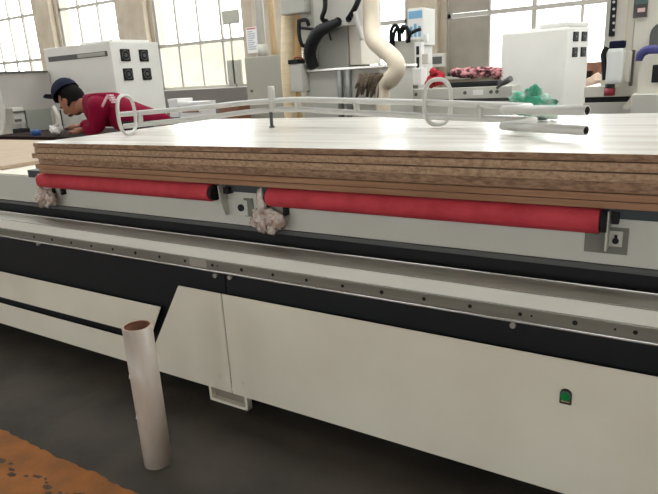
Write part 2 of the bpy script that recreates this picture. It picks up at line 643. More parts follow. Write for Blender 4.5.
# push button: D-shaped holder, green cap, name strip
bx, bz = -.231, .378
bm = B()
pts = [(bx - .0155, bz - .024), (bx + .0155, bz - .024), (bx + .0155, bz + .006)] + \
      [(bx + .0155 * math.cos(a), bz + .006 + .0155 * math.sin(a)) for a in [j * PI / 12 for j in range(1, 12)]] + [(bx - .0155, bz + .006)]
prism(bm, pts, 'Y', YP - .008, YP, .0015)
pb = obj('push_button', bm, mat('button_holder', (52, 42, 34), .4), mc)
bm = B()
cyl(bm, (bx, YP - .013, bz + .004), (bx, YP - .007, bz + .004), .0135, 24)
obj('bezel', bm, mat('button_bezel', (96, 150, 128), .25, .4), pb)
bm = B()
cyl(bm, (bx, YP - .017, bz + .003), (bx, YP - .0125, bz + .003), .0115, 24)
obj('button_cap', bm, M_BTN, pb)
part('name_strip', mat('button_strip', (150, 138, 116), .5), pb, (bx - .0115, bx + .0115, YP - .0095, YP - .0075, bz - .0165, bz - .0125), bev=.0004)

# rollers and their brackets
RY, RZ, RR = 1.672, .8372, .0348


def roller(xa, xb, side):
    bm = B()
    N = 60
    pts = [(xa + (xb - xa) * k / N, RY, RZ) for k in range(N + 1)]
    tube(bm, [(xa - .002, RY, RZ)] + pts + [(xb + .002, RY, RZ)], lambda t: RR if 0 < t < 1 else RR * .93, 28)
    ro = obj('roller', bm, M_RED, mc)
    ro['label'] = 'long red roller on the %s half of the machine side' % side
    for p, q, k in ((xa - .012, xa - .0025, .8), (xb + .0025, xb + .020, .86)):
        bm = B()
        cyl(bm, (p, RY, RZ), (q, RY, RZ), RR * k, 20)
        obj('end_cap', bm, M_GAP, ro)
    return ro


roller(-2.705, -1.592, 'left')
roller(-1.307, -.199, 'right')
M_BRK = mat('bracket_steel', (200, 198, 188), .4, .2, var=.1, scale=20)
M_BRKD = mat('bracket_plate', (118, 116, 106), .5, .2, var=.2, scale=10)
# hooked bracket at the right end of the left roller
bm = B()
xb = -1.548
prism(bm, [(YW, .744), (YW, .858), (1.676, .874 - .004), (1.662, .866), (1.668, .80), (1.69, .744)], 'X', xb - .006, xb, .001)
box(bm, xb - .001, -1.452, YW - .006, YW - .0005, .745, .806, .002)
bk = obj('roller_bracket', bm, M_BRK, mc)
bm = B()
cyl(bm, (-1.483, YW - .012, .776), (-1.483, YW - .005, .776), .014, 16)
obj('keyhole', bm, M_GAP, bk)
part('mounting_plate', M_BRKD, bk, (-1.47, -1.425, YW - .0035, YW + .001, .742, .815), bev=.001)
part('bearing_block', M_GAP, bk, (xb + .001, xb + .028, 1.685, YW - .001, .832, .858), bev=.002)
# bracket at the right end of the right roller
bm = B()
xb = -.176
prism(bm, [(YW, .757), (YW, .86), (1.66, .866), (1.66, .757)], 'X', xb - .005, xb + .001, .001)
box(bm, xb, -.142, YW - .012, YW - .006, .760, .804, .003)
bk = obj('roller_bracket', bm, M_BRK, mc)
bm = B()
cyl(bm, (-.159, YW - .014, .777), (-.159, YW - .01, .777), .0085, 16)
box(bm, -.163, -.155, YW - .014, YW - .010, .780, .794, .001)
obj('keyhole', bm, M_GAP, bk)
part('mounting_plate', M_BRKD, bk, (-.238, -.129, YW - .0055, YW + .001, .737, .812), bev=.001)
part('bearing_block', M_GAP, bk, (xb + .003, xb + .022, 1.69, YW - .001, .826, .858), bev=.002)
# left-hand brackets, mostly hidden by plastic wrap
for xs in (-1.262, -2.60):
    for q in (0, -.084):
        bm = B()
        box(bm, xs + q - .006, xs + q + .006, 1.69 if q == 0 else 1.70, YW, .765, .84, .002)
        obj('roller_bracket', bm, M_GAP, mc)

# crumpled plastic wrap at the left ends of the rollers
for (cx, sx, sz, sd, lab) in ((-1.338, .062, .042, 1.3, 'crumpled clear plastic film hanging off the left end of the right red roller'),
                              (-2.712, .05, .040, 5.1, 'crumpled clear plastic film hanging off the left end of the left red roller')):
    bm = B()
    zt_ = .800
    blob(bm, (cx, 1.668, zt_ - sz - .004), (sx, .028, sz), .20, 8, 4, sd)
    blob(bm, (cx - .006, 1.66, zt_ + .012), (.018, .014, .052), .22, 6, 3, sd + 2)
    blob(bm, (cx + .045, 1.672, zt_ - .052), (.045, .022, .036), .25, 9, 3, sd + 4)
    for j in range(4):
        ax = cx - sx * .7 + j * sx * .42
        blob(bm, (ax, 1.655 + .008 * math.sin(j * 2.3), zt_ - 2 * sz + .012 + .012 * math.cos(j * 3.1)), (.018, .014, .02), .35, 8, 2, sd + j)
    tag(obj('plastic_wrap', bm, M_FILM), lab, 'plastic wrap', None)

# ------------------------------------------------------------------ stack of boards
ZT0 = .8765
thick = [.0222, .0215, .0280, .0262, .0262, .0225]          # from the bottom
names = ['smooth brown fibreboard sheet lying at the bottom of the stack on the deck',
         'smooth brown fibreboard sheet, second from the bottom of the stack',
         'chipboard sheet with a dark recessed edge, third from the bottom of the stack',
         'pale speckled chipboard sheet, third from the top of the stack',
         'pale speckled chipboard sheet directly under the topmost laminated board',
         'thin glossy white laminated chipboard sheet on top of the stack']
offy = [.006, .001, .016, .0, .006, .008]
offx = [.010, -.006, .004, -.016, .004, -.002]
z = ZT0
for k in range(6):
    bm = B()
    t = thick[k]
    x0, x1, y0, y1 = -2.694 + offx[k], .12, 1.646 + offy[k], 2.93 + offy[k]
    box(bm, x0, x1, y0, y1, z, z + t - .0028, .0016)
    box(bm, x0 + .02, x1 - .02, y0 + .02, y1 - .02, z + t - .004, z + t - .0001) if k < 5 else None
    bm.normal_update()
    for f in bm.faces:
        f.material_index = 1 if f.normal.z > .9 else 0
    tag(obj('board', bm, [M_MDF if k < 2 else (M_CHIP2 if k in (2, 5) else M_CHIP), M_LAM if k == 5 else M_CHIP2]), names[k], 'board', 'boards stacked on the machine')
    z += t
TOP = z - .0028

# ------------------------------------------------------------------ tubular frame lying on the boards
gf = thing('tubular_frame', 'white bent-pipe frame with hoops lying on top of the board stack', 'frame', (-1.5, 2.3, TOP))
A2, L2, E2 = Vector((-2.60, 2.10)), Vector((-1.70, 2.40)), Vector((-.42, 2.25))


def on_seg(px, py, P, Q):
    """where the ray of a pixel meets the upright plane through P and Q"""
    d = rt * ((px - 329) / F_PX) - up * ((py - 247) / F_PX) + fw
    nx, ny = -(Q - P).y, (Q - P).x
    t = (P.x * nx + P.y * ny) / (d.x * nx + d.y * ny)
    return Vector((0, 0, EYE)) + d * t


lowr = [on_seg(124, 126.3, A2, L2), on_seg(200, 118.2, A2, L2), on_seg(240, 113, A2, L2), on_seg(268, 110.2, A2, L2)]
lowr += [on_seg(300, 109.4, L2, E2), on_seg(360, 113, L2, E2), on_seg(440, 116.8, L2, E2), on_seg(503, 119.2, L2, E2), on_seg(534, 120.2, L2, E2)]
uppr = [on_seg(120, 114.5, A2, L2), on_seg(200, 107.6, A2, L2), on_seg(240, 103.4, A2, L2), on_seg(268, 101.2, A2, L2)]
uppr += [on_seg(300, 99.6, L2, E2), on_seg(360, 101, L2, E2), on_seg(440, 103, L2, E2), on_seg(503, 105.5, L2, E2), on_seg(530, 106.6, L2, E2)]
RAILDBG = [round(p.z - TOP, 3) for p in lowr], [round(p.z - TOP, 3) for p in uppr]
print('rails above board', RAILDBG)
for pts in (lowr, uppr):
    bm = B()
    tube(bm, smooth_path(pts, 8), .0128, 16)
    obj('rail_tube', bm, M_TUBE, gf)


def lerp_path(pts, px):
    best = min(range(len(pts) - 1), key=lambda i: 0)
    return best


def cross(p, q):
    bm = B()
    tube(bm, [p, q], .0135, 12)
    return obj('cross_tie', bm, M_TUBE, gf)


for px_, yl, yu, (P, Q) in ((141, 124.5, 112.8, (A2, L2)), (298, 109.3, 99.6, (L2, E2)), (357, 112.8, 101, (L2, E2)), (481, 118.3, 104.5, (L2, E2))):
    cross(on_seg(px_, yl, P, Q), on_seg(px_ - 1, yu, P, Q))
# post with a foot on the board and a pin above
pf = atz(272, 127.5, TOP)
pt = pf.copy()
pt.z = on_seg(272, 110, A2, L2).z
bm = B()
tube(bm, [pf, pf + Vector((0, 0, .075))], .0085, 12)
tube(bm, [pf, pf + Vector((0, 0, .008))], .014, 12)
obj('foot_post', bm, M_DGREY, gf)
bm = B()
pin = on_seg(272, 101.5, A2, L2)
tube(bm, [pin - Vector((0, 0, .05)), Vector((pin.x, pin.y, on_seg(272, 87.5, A2, L2).z)), Vector((pin.x, pin.y, on_seg(272, 86, A2, L2).z))], lambda t: .017 if t < 1 else .013, 14)
obj('upright_pin', bm, M_TUBE, gf)
# hoops of flat bar
d1 = Vector((-.45, .89, 0)).normalized()


def hoop(cx, cy, half_w, half_h, Pc, dirv, r=.009):
    bm = B()
    N = 36
    pts = []
    for k in range(N):
        a = 2 * PI * k / N
        c, s = math.cos(a), math.sin(a)
        e = 2.6
        pts.append(Pc + dirv * (half_w * math.copysign(abs(c) ** (2 / e), c)) + Vector((0, 0, half_h * math.copysign(abs(s) ** (2 / e), s))))
    tube(bm, pts, r, 10, closed=True)
    return obj('hoop', bm, M_TUBE, gf)


c1 = atz(130, 136, TOP)
hoop(0, 0, .098, .092, c1 + Vector((0, 0, .1025)), d1, .0085)
c2 = on_seg(436.5, 103.2, L2, E2)
hoop(0, 0, .054, .090, c2 + Vector((0, .012, .003)), Vector((.92, .38, 0)).normalized(), .0085)
# thick open handle pipes
for (xa, ya, xb_, yb, zz) in ((503, 125.8, 586, 130.6, .030),):
    a = atz(xa, ya, TOP + zz)
    b = atz(xb_, yb, TOP + zz)
    bm = B()
    pipe(bm, a, b, .0150, .0118)
    bmesh.ops.create_icosphere(bm, subdivisions=2, radius=.0150, matrix=Matrix.Translation(a))
    obj('handle_pipe', bm, [M_TUBE, M_DARKIN], gf)
    up_a = a + Vector((0, 0, .055))
    up_b = b + Vector((0, 0, .059))
    bm = B()
    pipe(bm, up_a, up_b, .0150, .0118)
    bmesh.ops.create_icosphere(bm, subdivisions=2, radius=.0150, matrix=Matrix.Translation(up_a))
    obj('handle_pipe', bm, [M_TUBE, M_DARKIN], gf)
# joints between rails and handle pipes
bm = B()
tube(bm, smooth_path([lowr[-1], lowr[-1] * .5 + a * .5 + Vector((.02, .02, 0)), a], 6), .0135, 12)
obj('cross_tie', bm, M_TUBE, gf)
bm = B()
tube(bm, [uppr[-1], up_a + Vector((.03, 0, 0))], .0135, 12)
obj('cross_tie', bm, M_TUBE, gf)

# green and white cloth draped behind the pipes
bm = B()
cc = at(536, 109, 2.62)
for (dx, dy, dz, rx, ry, rz, sd) in ((0, 0, 0, .075, .05, .05, 1), (-.05, .01, .03, .06, .04, .035, 2), (.03, .0, -.02, .07, .05, .035, 3), (-.005, .0, .055, .025, .025, .03, 4)):
    blob(bm, (cc.x + dx, cc.y + dy, TOP + .046 + dz), (rx, ry, rz), .32, 8, 3, sd)
zmin = min(v.co.z for v in bm.verts)
for v in bm.verts:
    v.co.z += TOP + .0005 - zmin
tag(obj('cloth', bm, mat('green_white_cloth', (206, 222, 212), .7, col2=(66, 156, 124), scale=9, bump=.4, bscale=30, lo=.46, hi=.58)),
    'crumpled green and white cloth lying behind the pipe ends on the boards', 'cloth')

# ------------------------------------------------------------------ pale tube standing on the floor
tb = atz(158.5, 461.5, 0)
ct = thing('packing_tube', 'pale wrapped cardboard tube standing upright on the dark floor', 'tube', tb)
bm = B()
pipe(bm, tb, tb + Vector((0.0, 0, .512)), .0475, .0415, 36)
obj('tube_wall', bm, [M_CARD, M_CARDIN], ct)
bm = B()
pipe(bm, tb + Vector((0, 0, .505)), tb + Vector((0, 0, .5128)), .0474, .041, 36)
obj('top_rim', bm, [mat('card_rim', (160, 136, 120), .7), M_CARDIN], ct)
for k in (1, 3):
    bm = B()
    ang = -1.5 - .55 + random.uniform(-.35, .35)
    zz = .12 + .075 * k
    c = tb + Vector((.0475 * math.cos(ang), .0475 * math.sin(ang), zz))
    blob(bm, c, (.004, .004, .009), .4, 6, 2, k)
    obj('tape_flake', bm, M_PAPER, ct)

# ------------------------------------------------------------------ things beside and behind the stack, left
# router bed with pale spoilboard
rb = thing('router_bed', 'tan board bed of the router left of the board stack', 'machine bed', (-5, 2.3, 0))
part('spoilboard', M_TAN, rb, (-8.0, -3.27, 1.80, 2.93, .8475, .868), bev=.002)
part('bed_frame', M_DGREY, rb, (-8.0, -4.32, 1.85, 2.9, .25, .846), bev=.004)
for xx in (-7.8, -4.6):
    for yy in (1.9, 2.65):
        part('leg', M_DGREY, rb, (xx - .1, xx + .1, yy, yy + .2, 0, .25))

# gantry cross beam on the router
gb = thing('router_gantry', 'long grey gantry beam with a carriage over the router bed', 'machine gantry', (-6.1, 3.3, 0))
XG = -5.9


def atx(px, py, X):
    d = rt * ((px - 329) / F_PX) - up * ((py - 247) / F_PX) + fw
    return Vector((0, 0, EYE)) + d * (X / d.x)


g0, g1 = atx(0, 73, XG), atx(54, 108, XG)
part('beam', mat('gantry_paint', (178, 172, 166), .5, var=.1, scale=2), gb, (XG - .35, XG, 2.4, g1.y + .02, g1.z, g0.z), bev=.01)
part('top_strip', M_DGREY, gb, (XG - .3, XG + .012, 2.4, g1.y, g0.z - .005, g0.z + .012), bev=.002)
part('gantry_column', M_LGREY, gb, (XG - .3, XG - .02, 3.55, g1.y, 0, g1.z))
p0, p1 = atx(9, 110, XG + .1), atx(23, 124, XG + .1)
part('carriage', M_LGREY, gb, (XG, XG + .16, p0.y, p1.y, p1.z, p0.z + .02), bev=.012)
part('motor', M_CABLE, gb, (XG + .05, XG + .2, p0.y + .02, p0.y + .12, p1.z - .17, p1.z - .04), bev=.01)
part('slide_plate', M_DGREY, gb, (XG + .16, XG + .175, p0.y + .0, p1.y - .05, p1.z + .03, p1.z + .055), bev=.002)
part('slide_plate', M_DGREY, gb, (XG + .16, XG + .175, p0.y, p1.y, p0.z - .03, p0.z - .015), bev=.002)
q0, q1 = atx(26, 108, XG + .05), atx(56, 135, XG + .05)
part('side_guard', mat('guard_panel', (150, 152, 142), .35), gb, (XG, XG + .03, q0.y, q1.y, q1.z, g1.z + .002), bev=.004)
bm = B()
tube(bm, smooth_path([atx(-6, 82, XG + .25), atx(-1, 97, XG + .25), atx(2.5, 112, XG + .25), atx(1.5, 130, XG + .25), atx(-3, 141, XG + .25)], 6), .026, 12)
obj('hose', bm, M_TUBE, gb)

# dark work bench with odds and ends
bn = thing('work_bench', 'dark brown bench behind the boards where the person leans', 'bench', (-4.4, 3.4, 0))
part('bench_top', M_BENCH, bn, (-5.6, -4.02, 3.02, 3.75, .845, .885), bev=.004)
part('side_rail', M_BENCH, bn, (-5.55, -4.06, 3.04, 3.08, .70, .845), bev=.003)
for xx in (-5.5, -4.12):
    for yy in (3.08, 3.66):
        part('leg', M_BENCH, bn, (xx - .03, xx + .03, yy - .03, yy + .03, 0, .845))
c = at(36, 134, 3.12)
bm = B()
tube(bm, [(c.x, 3.12, .8855), (c.x, 3.12, .925), (c.x, 3.12, .935)], lambda t: .042 if t < .9 else .032, 20)
tag(obj('bottle_cap', bm, M_BLUE), 'round blue plastic lid on the dark bench beside the gantry', 'lid')
c = at(55, 131, 3.1)
bm = B()
blob(bm, (c.x, 3.12, .92), (.07, .05, .04), .3, 7, 3, 2)
zm = min(v.co.z for v in bm.verts)
for v in bm.verts:
    v.co.z += .8855 - zm
tag(obj('rag', bm, M_PAPER), 'white crumpled rag on the dark bench in front of the person', 'rag')
bm = B()
a0, a1 = at(55, 110, 3.62), at(62, 131, 3.62)
tube(bm, smooth_path([a0 + Vector((-.02, 0, .03)), a0, (a0 + a1) / 2 + Vector((.02, 0, 0)), Vector((a1.x, 3.62, .8855))], 6), .022, 12)
lp = obj('lamp_arm', bm, M_LGREY)
tag(lp, 'thin pale upright arm standing on the bench under the capped head', 'stand')
part('cable', M_CABLE, lp, (a1.x + .026, a1.x + .036, 3.615, 3.625, .888, a0.z), bev=.002)

# white electrical cabinet with four fans on its side
YC = 3.97
X0, X1, _, _ = span(43, 110.5, 41, 46, YC)
zt = at(110.5, 41, YC).z
xs0 = at(48, 90, YC).x
XC0, XC1 = at(45, 60, YC).x, at(112, 60, YC).x
YC1 = atx(160, 60, XC1).y
ca = thing('electrical_cabinet', 'white electrical cabinet with a long dark vent slot behind the person', 'cabinet', ((XC0 + XC1) / 2, (YC + YC1) / 2, 0))
part('body', M_CAB, ca, (XC0, XC1, YC, YC1, .08, zt), bev=.008)
part('plinth', M_DGREY, ca, (XC0 + .03, XC1 - .03, YC + .03, YC1 - .03, 0, .08))
part('top_cover', M_CAB, ca, (XC1 - .5, XC1 - .02, YC + .05, YC1 - .1, zt - .002, zt + .02), bev=.006)
s0, s1 = at(49, 61, YC), at(108, 57, YC)
zc = (at(49, 58.5, YC).z + at(108, 54.5, YC).z) / 2
sl = part('vent_slot', M_DGREY, ca, (s0.x, s1.x, YC - .006, YC + .01, zc - .025, zc + .025), bev=.004)
part('slot_bar', M_CABG, sl, (s0.x + .52 * (s1.x - s0.x), s1.x - .03, YC - .01, YC - .003, zc - .016, zc + .018), bev=.003)


def fan(parent, X, yc, zc, s):
    bm = B()
    box(bm, X - .004, X + .012, yc - s, yc + s, zc - s, zc + s, .008)
    f = obj('fan', bm, M_CABLE, parent)
    bm = B()
    cyl(bm, (X + .010, yc, zc), (X + .017, yc, zc), s * .32, 16)
    obj('fan_hub', bm, M_DGREY, f)
    bm = B()
    N = 28
    tube(bm, [(X + .013, yc + s * .72 * math.cos(2 * PI * k / N), zc + s * .72 * math.sin(2 * PI * k / N)) for k in range(N)], .004, 6, closed=True)
    obj('fan_ring', bm, M_DGREY, f)


for (px_, py_) in ((125, 55.2), (143.5, 55.5), (128, 74.3), (146.5, 74)):
    p = atx(px_, py_, XC1)
    fan(ca, XC1, p.y, p.z, .058)

# ------------------------------------------------------------------ person bending over the bench
YH = 3.2


def pp(px_, py_, dy=0.0):
    return at(px_, py_, YH + dy)


def skin_mesh(name, verts, edges, radii, m, parent, root=0, sub=2):
    base = wloc(parent)
    me = bpy.data.meshes.new(name)
    me.from_pydata([tuple(Vector(v) - base) for v in verts], edges, [])
    o = bpy.data.objects.new(name, me)
    COL.objects.link(o)
    o.parent = parent
    mod = o.modifiers.new('skin', 'SKIN')
    sk = me.skin_vertices[0].data
    for i, r in enumerate(radii):
        sk[i].radius = r if isinstance(r, tuple) else (r, r)
        sk[i].use_root = (i == root)
    mod.use_smooth_shade = True
    sb = o.modifiers.new('sub', 'SUBSURF')
    sb.levels = sb.render_levels = sub
    me.materials.append(m)
    return o


pelvis = pp(151, 124, .02)
waist = pp(134, 118)
chest = pp(115, 112)
upch = pp(101, 107)
neck = pp(88, 107)
headb = pp(80, 105)
person = thing('person', 'person in a maroon jersey and dark cap bending forward over the bench', 'person', (pelvis.x, pelvis.y, 0))
shr = pp(99, 107, -.17)
shl = pp(99, 105, .17)
elr = Vector((shr.x - .05, shr.y - .01, .956)); hr = Vector((elr.x - .22, elr.y + .03, .94))
ell = Vector((shl.x - .10, shl.y + .03, .956)); hl = Vector((ell.x - .22, ell.y - .04, .94))
hipr, hipl = pelvis + Vector((.02, -.09, -.06)), pelvis + Vector((.02, .09, -.06))
knr, knl = Vector((hipr.x - .03, hipr.y, .50)), Vector((hipl.x + .06, hipl.y, .50))
anr, anl = Vector((hipr.x + .02, hipr.y, .09)), Vector((hipl.x + .14, hipl.y, .09))
tor, tol = anr + Vector((-.17, 0, -.05)), anl + Vector((-.17, 0, -.05))
V = [pelvis, waist, chest, upch, neck, headb, shr, elr, hr, shl, ell, hl, hipr, knr, anr, tor, hipl, knl, anl, tol]
Ed = [(0, 1), (1, 2), (2, 3), (3, 4), (4, 5), (3, 6), (6, 7), (7, 8), (3, 9), (9, 10), (10, 11), (0, 12), (12, 13), (13, 14), (14, 15), (0, 16), (16, 17), (17, 18), (18, 19)]
Ra = [.08, .08, .10, .09, .06, .055, .05, .042, .03, .05, .042, .03, .045, .045, .04, .035, .045, .045, .04, .035]
skin_mesh('body', V, Ed, Ra, M_SKIN, person)
# jersey and trousers follow the body
wr_r, wr_l = elr.lerp(hr, .85), ell.lerp(hl, .85)
Vj = [pelvis + Vector((-.0, 0, .01)), waist, chest, upch, neck + Vector((.035, 0, 0)), shr, elr, shl, ell, wr_r, wr_l, pelvis + Vector((.15, 0, -.04))]
skin_mesh('jersey', Vj, [(0, 1), (1, 2), (2, 3), (3, 4), (3, 5), (5, 6), (3, 7), (7, 8), (6, 9), (8, 10), (0, 11)], [.128, .135, .150, .140, .085, .088, .066, .088, .066, .05, .05, .105], M_JERSEY, person)
Vt = [pelvis, hipr, knr, anr + Vector((0, 0, .03)), hipl, knl, anl + Vector((0, 0, .03))]
skin_mesh('trousers', Vt, [(0, 1), (1, 2), (2, 3), (0, 4), (4, 5), (5, 6)], [.135, .11, .072, .06, .10, .072, .06], M_TROUSER, person)
# hands with fingers
for hand, sgn in ((hr, 1), (hl, -1)):
    vs, es, ra = [hand, hand + Vector((-.05, 0, -.008)), hand + Vector((-.09, 0, -.012))], [(0, 1), (1, 2)], [.026, .032, .03]
    for j, (off, ln) in enumerate(((-.03, .06), (-.01, .075), (.01, .07), (.028, .055))):
        b0 = len(vs)
        vs += [hand + Vector((-.095, off, -.01)), hand + Vector((-.095 - ln * .55, off * 1.15, -.012)), hand + Vector((-.095 - ln, off * 1.2, -.032))]
        es += [(2, b0), (b0, b0 + 1), (b0 + 1, b0 + 2)]
        ra += [.010, .009, .008]
    b0 = len(vs)
    vs += [hand + Vector((-.035, -.035 * sgn, -.012)), hand + Vector((-.075, -.058 * sgn, -.02))]
    es += [(1, b0), (b0, b0 + 1)]
    ra += [.011, .009]
    skin_mesh('hand', vs, es, ra, M_SKIN, person)
# head: local frame with its crown up and to the left, face turned to the lower left
hc = pp(72, 101, -.01)
crown = (pp(55, 79) - pp(77, 111)).normalized()
face = Vector((-1, -.25, -.35))
face = (face - crown * face.dot(crown)).normalized()
side = crown.cross(face)


def HP(f_, s_, c_):
    return hc + (face * f_ + side * s_ + crown * c_) * 1.12


def head_blob(bm, f_, s_, c_, rf, rs, rc, sub=3, cut=None):
    t = bmesh.new()
    bmesh.ops.create_icosphere(t, subdivisions=sub, radius=1)
    for v in t.verts:
        n = v.co.copy()
        k = 1.0
        if n.z < 0:
            k = 1 - .22 * (-n.z)              # narrower jaw
        v.co = HP(f_ + n.x * rf * k, s_ + n.y * rs * k, c_ + n.z * rc)
    if cut is not None:
        kill = [v for v in t.verts if cut((v.co - hc).dot(face), (v.co - hc).dot(side), (v.co - hc).dot(crown))]
        bmesh.ops.delete(t, geom=kill, context='VERTS')
    for f in t.faces:
        f.smooth = True
    merge(bm, t)


bm = B()
head_blob(bm, 0, 0, 0, .098, .078, .122)
head_blob(bm, .098, 0, -.02, .022, .014, .026, 2)       # nose
for s_ in (-1, 1):
    head_blob(bm, -.005, s_ * .078, -.01, .02, .010, .032, 2)   # ears
head_blob(bm, .085, 0, -.068, .014, .026, .008, 2)      # mouth
tube(bm, [HP(-.03, 0, -.09), (hc * .35 + neck * .65), neck], .056, 14)
hd = obj('head', bm, M_SKIN, person)
bm = B()
for s_ in (-1, 1):
    head_blob(bm, .088, s_ * .032, .008, .010, .014, .009, 2)
obj('eye', bm, M_HAIR, hd)
bm = B()
head_blob(bm, -.012, 0, .006, .104, .086, .126, 3, lambda f_, s_, c_: (f_ > .03 and c_ < .06) or c_ < -.075)
obj('hair', bm, M_HAIR, person)
bm = B()
head_blob(bm, .004, 0, .080, .113, .096, .116, 3, lambda f_, s_, c_: c_ < .062)
cp = obj('cap', bm, M_NAVY, person)
bm = B()
rows = []
for i in range(7):
    a = -1.0 + 2.0 * i / 6
    inner = HP(.105 * math.cos(a * .9), .09 * math.sin(a * .9), .105)
    outer = inner + (face * .75 + crown * .75) * (.12 * math.cos(a))
    rows.append((inner, outer))
vs = [[bm.verts.new(p + crown * h) for h in (0, .006) for p in r] for r in rows]
for i in range(6):
    a, b = vs[i], vs[i + 1]
    bm.faces.new((a[0], a[1], b[1], b[0]))
    bm.faces.new((a[2], b[2], b[3], a[3]))
    bm.faces.new((a[1], a[3], b[3], b[1]))
obj('brim', bm, M_NAVY, cp)
# shoulder stripe and print on the jersey back
def on_back(px_, py_, dy=-.165):
    return pp(px_, py_, dy)


bm = B()
tube(bm, smooth_path([on_back(107, 97, -.13), on_back(104, 103, -.168), on_back(99, 114, -.172)], 5), .010, 8)
obj('shoulder_stripe', bm, mat('jersey_print', (206, 176, 182), .8), person)
bm = B()
for k in range(4):
    p = on_back(109 + k * 1.6, 95.5 + k * 2.2, -.135 + .0 * k)
    box(bm, p.x - .018, p.x + .018, p.y - .012, p.y + .03, p.z - .007, p.z + .007, .002)
obj('back_print', bm, mat('jersey_print', (206, 176, 182), .8), person)

# ------------------------------------------------------------------ grey wall box with pipes, boxes below the window
YG = 6.6
gx = thing('switch_box', 'plain grey steel switch cabinet standing left of the hoses', 'cabinet', (at(265, 80, YG).x, YG + .2, 0))
X0, X1, Z0, Z1 = span(246, 284, 56, 100, YG)
part('body', M_CABG, gx, (X0, X1, YG, YG + .4, .1, Z1), bev=.008)
part('plinth', M_DGREY, gx, (X0 + .03, X1 - .03, YG + .03, YG + .37, 0, .1))
p = at(252, 91, YG)
part('lock', M_DGREY, gx, (p.x - .02, p.x + .02, YG - .012, YG + .002, p.z - .016, p.z + .016), bev=.004)
for nm, m, xa, xb_, r, lab in (('vertical_pipe', M_TUBE, 253.5, 263, .062, 'thick white vertical pipe rising behind the grey switch cabinet'),
                               ('vertical_pipe', M_PIPE, 268, 274.5, .045, 'thin tan vertical pipe rising behind the grey switch cabinet')):
    a = at(xb_ - 1 if r > .05 else 274, 45, YG + .55)
    bm = B()
    tube(bm, [(a.x - .0, YG + .55, 0), (a.x - .0, YG + .55, 5.9)], r, 18)
    pi_ = obj(nm, bm, m)
    tag(pi_, lab, 'pipe')
    if r > .05:
        bm = B()
        zc_ = at(262, 51, YG + .55).z
        tube(bm, [(a.x, YG + .55, zc_ - .09), (a.x, YG + .55, zc_ + .09)], r + .012, 18)
        obj('pipe_clamp', bm, M_GREY, pi_)
# notice on the pillar
X0, X1, Z0, Z1 = span(246.5, 257, 27, 53, YB - .17)
nt_ = part('wall_notice', M_PAPER, None, (X0, X1, YB - .166, YB - .162, Z0, Z1), bev=0)
nt_.location.y = YB - .163
tag(nt_, 'white paper notice with a red heading on the pillar beside the window', 'notice')
bm = B()
hh = Z1 - Z0
box(bm, X0 + .02, X1 - .02, YB - .168, YB - .166, Z1 - hh * .09, Z1 - hh * .03)
obj('red_heading', bm, mat('red_ink', (190, 110, 112), .7), nt_)
bm = B()
for k in range(9):
    zz = Z1 - hh * (.17 + .085 * k)
    box(bm, X0 + .03, X1 - .03 - random.uniform(0, .1), YB - .168, YB - .166, zz - .012, zz + .012)
obj('text_lines', bm, M_INK, nt_)
# dark low rail under the window with white cartons
YK = 8.4
X0, X1, Z0, Z1 = span(163, 247, 89, 112, YK)
dk = thing('storage_shelf', 'long dark grey storage bench below the tall window', 'bench', ((X0 + X1) / 2, YK + .3, 0))
part('front', mat('shelf_dark', (112, 106, 100), .7), dk, (X0, X1, YK, YK + .5, .05, Z1), bev=.01)
part('plinth', M_DGREY, dk, (X0 + .05, X1 - .05, YK + .05, YK + .45, 0, .05))
YK2 = 6.2
for (x0, x1, y0, y1, m, lab) in ((169, 178, 99, 116, M_PAPER, 'tall white carton nearest the white fan cabinet'), (179.5, 201, 102, 116, M_PAPER, 'wide white carton below the tall window')):
    X0, X1, Z0, Z1 = span(x0, x1, y0, y1, YK2)
    cz = thing('carton', lab, 'box', ((X0 + X1) / 2, YK2 + .15, 0), 'cartons below the tall window')
    part('box_body', m, cz, (X0, X1, YK2, YK2 + .3, 0, Z1 - .012), bev=.004)
    part('box_lid', m, cz, (X0 - .006, X1 + .006, YK2 - .006, YK2 + .306, Z1 - .05, Z1), bev=.004)
    if x1 > 190:
        part('printed_band', M_TIMBER, cz, (X0 + .06, X1 - .04, YK2 - .009, YK2 - .002, Z0 + .05, Z0 + .12), bev=.001)
X0, X1, Z0, Z1 = span(219, 236, 104, 114, YK2)
tag(part('wood_offcut', M_TIMBER, None, (X0, X1, YK2, YK2 + .3, 0, Z1), bev=.01), 'brown and pink stack of offcuts right of the white cartons', 'offcuts')

# ------------------------------------------------------------------ grey router in the middle
YM = 6.0
gm = thing('grey_router', 'big grey router with a black cable loop in the middle of the hall', 'machine', (at(350, 90, YM).x, YM + .5, 0))
X0, X1, Z0, Z1 = span(305, 380, 70, 100, YM)
part('body', M_GREY, gm, (X0, X1, YM, YM + .9, .12, Z1), bev=.012)
part('plinth', M_DGREY, gm, (X0 + .05, X1 - .05, YM + .05, YM + .85, 0, .12))
part('top_plate', M_BRIGHT, gm, (X0 - .02, X1 + .05, YM - .05, YM + .92, Z1, Z1 + .03), bev=.004)
for xc in (340, 348.5):
    a = at(xc, 85, YM - .03)
    bm = B()
    tube(bm, [(a.x, YM - .035, .6), (a.x, YM - .035, Z1 - .005)], .034, 16)
    obj('piston', bm, mat('piston_grey', (128, 128, 124), .4, .2), gm)
Zt = Z1
YM2 = YM + .15
X0, X1, Z0, Z1 = span(318, 346, 27, 66, YM2)
part('head_box', mat('head_grey', (146, 145, 138), .5), gm, (X0, X1 + .02, YM2, YM2 + .55, Zt + .03, Z1), bev=.01)
XH = X1
X0, X1, Z0, Z1 = span(348, 360, 27, 66, YM2 + .02)
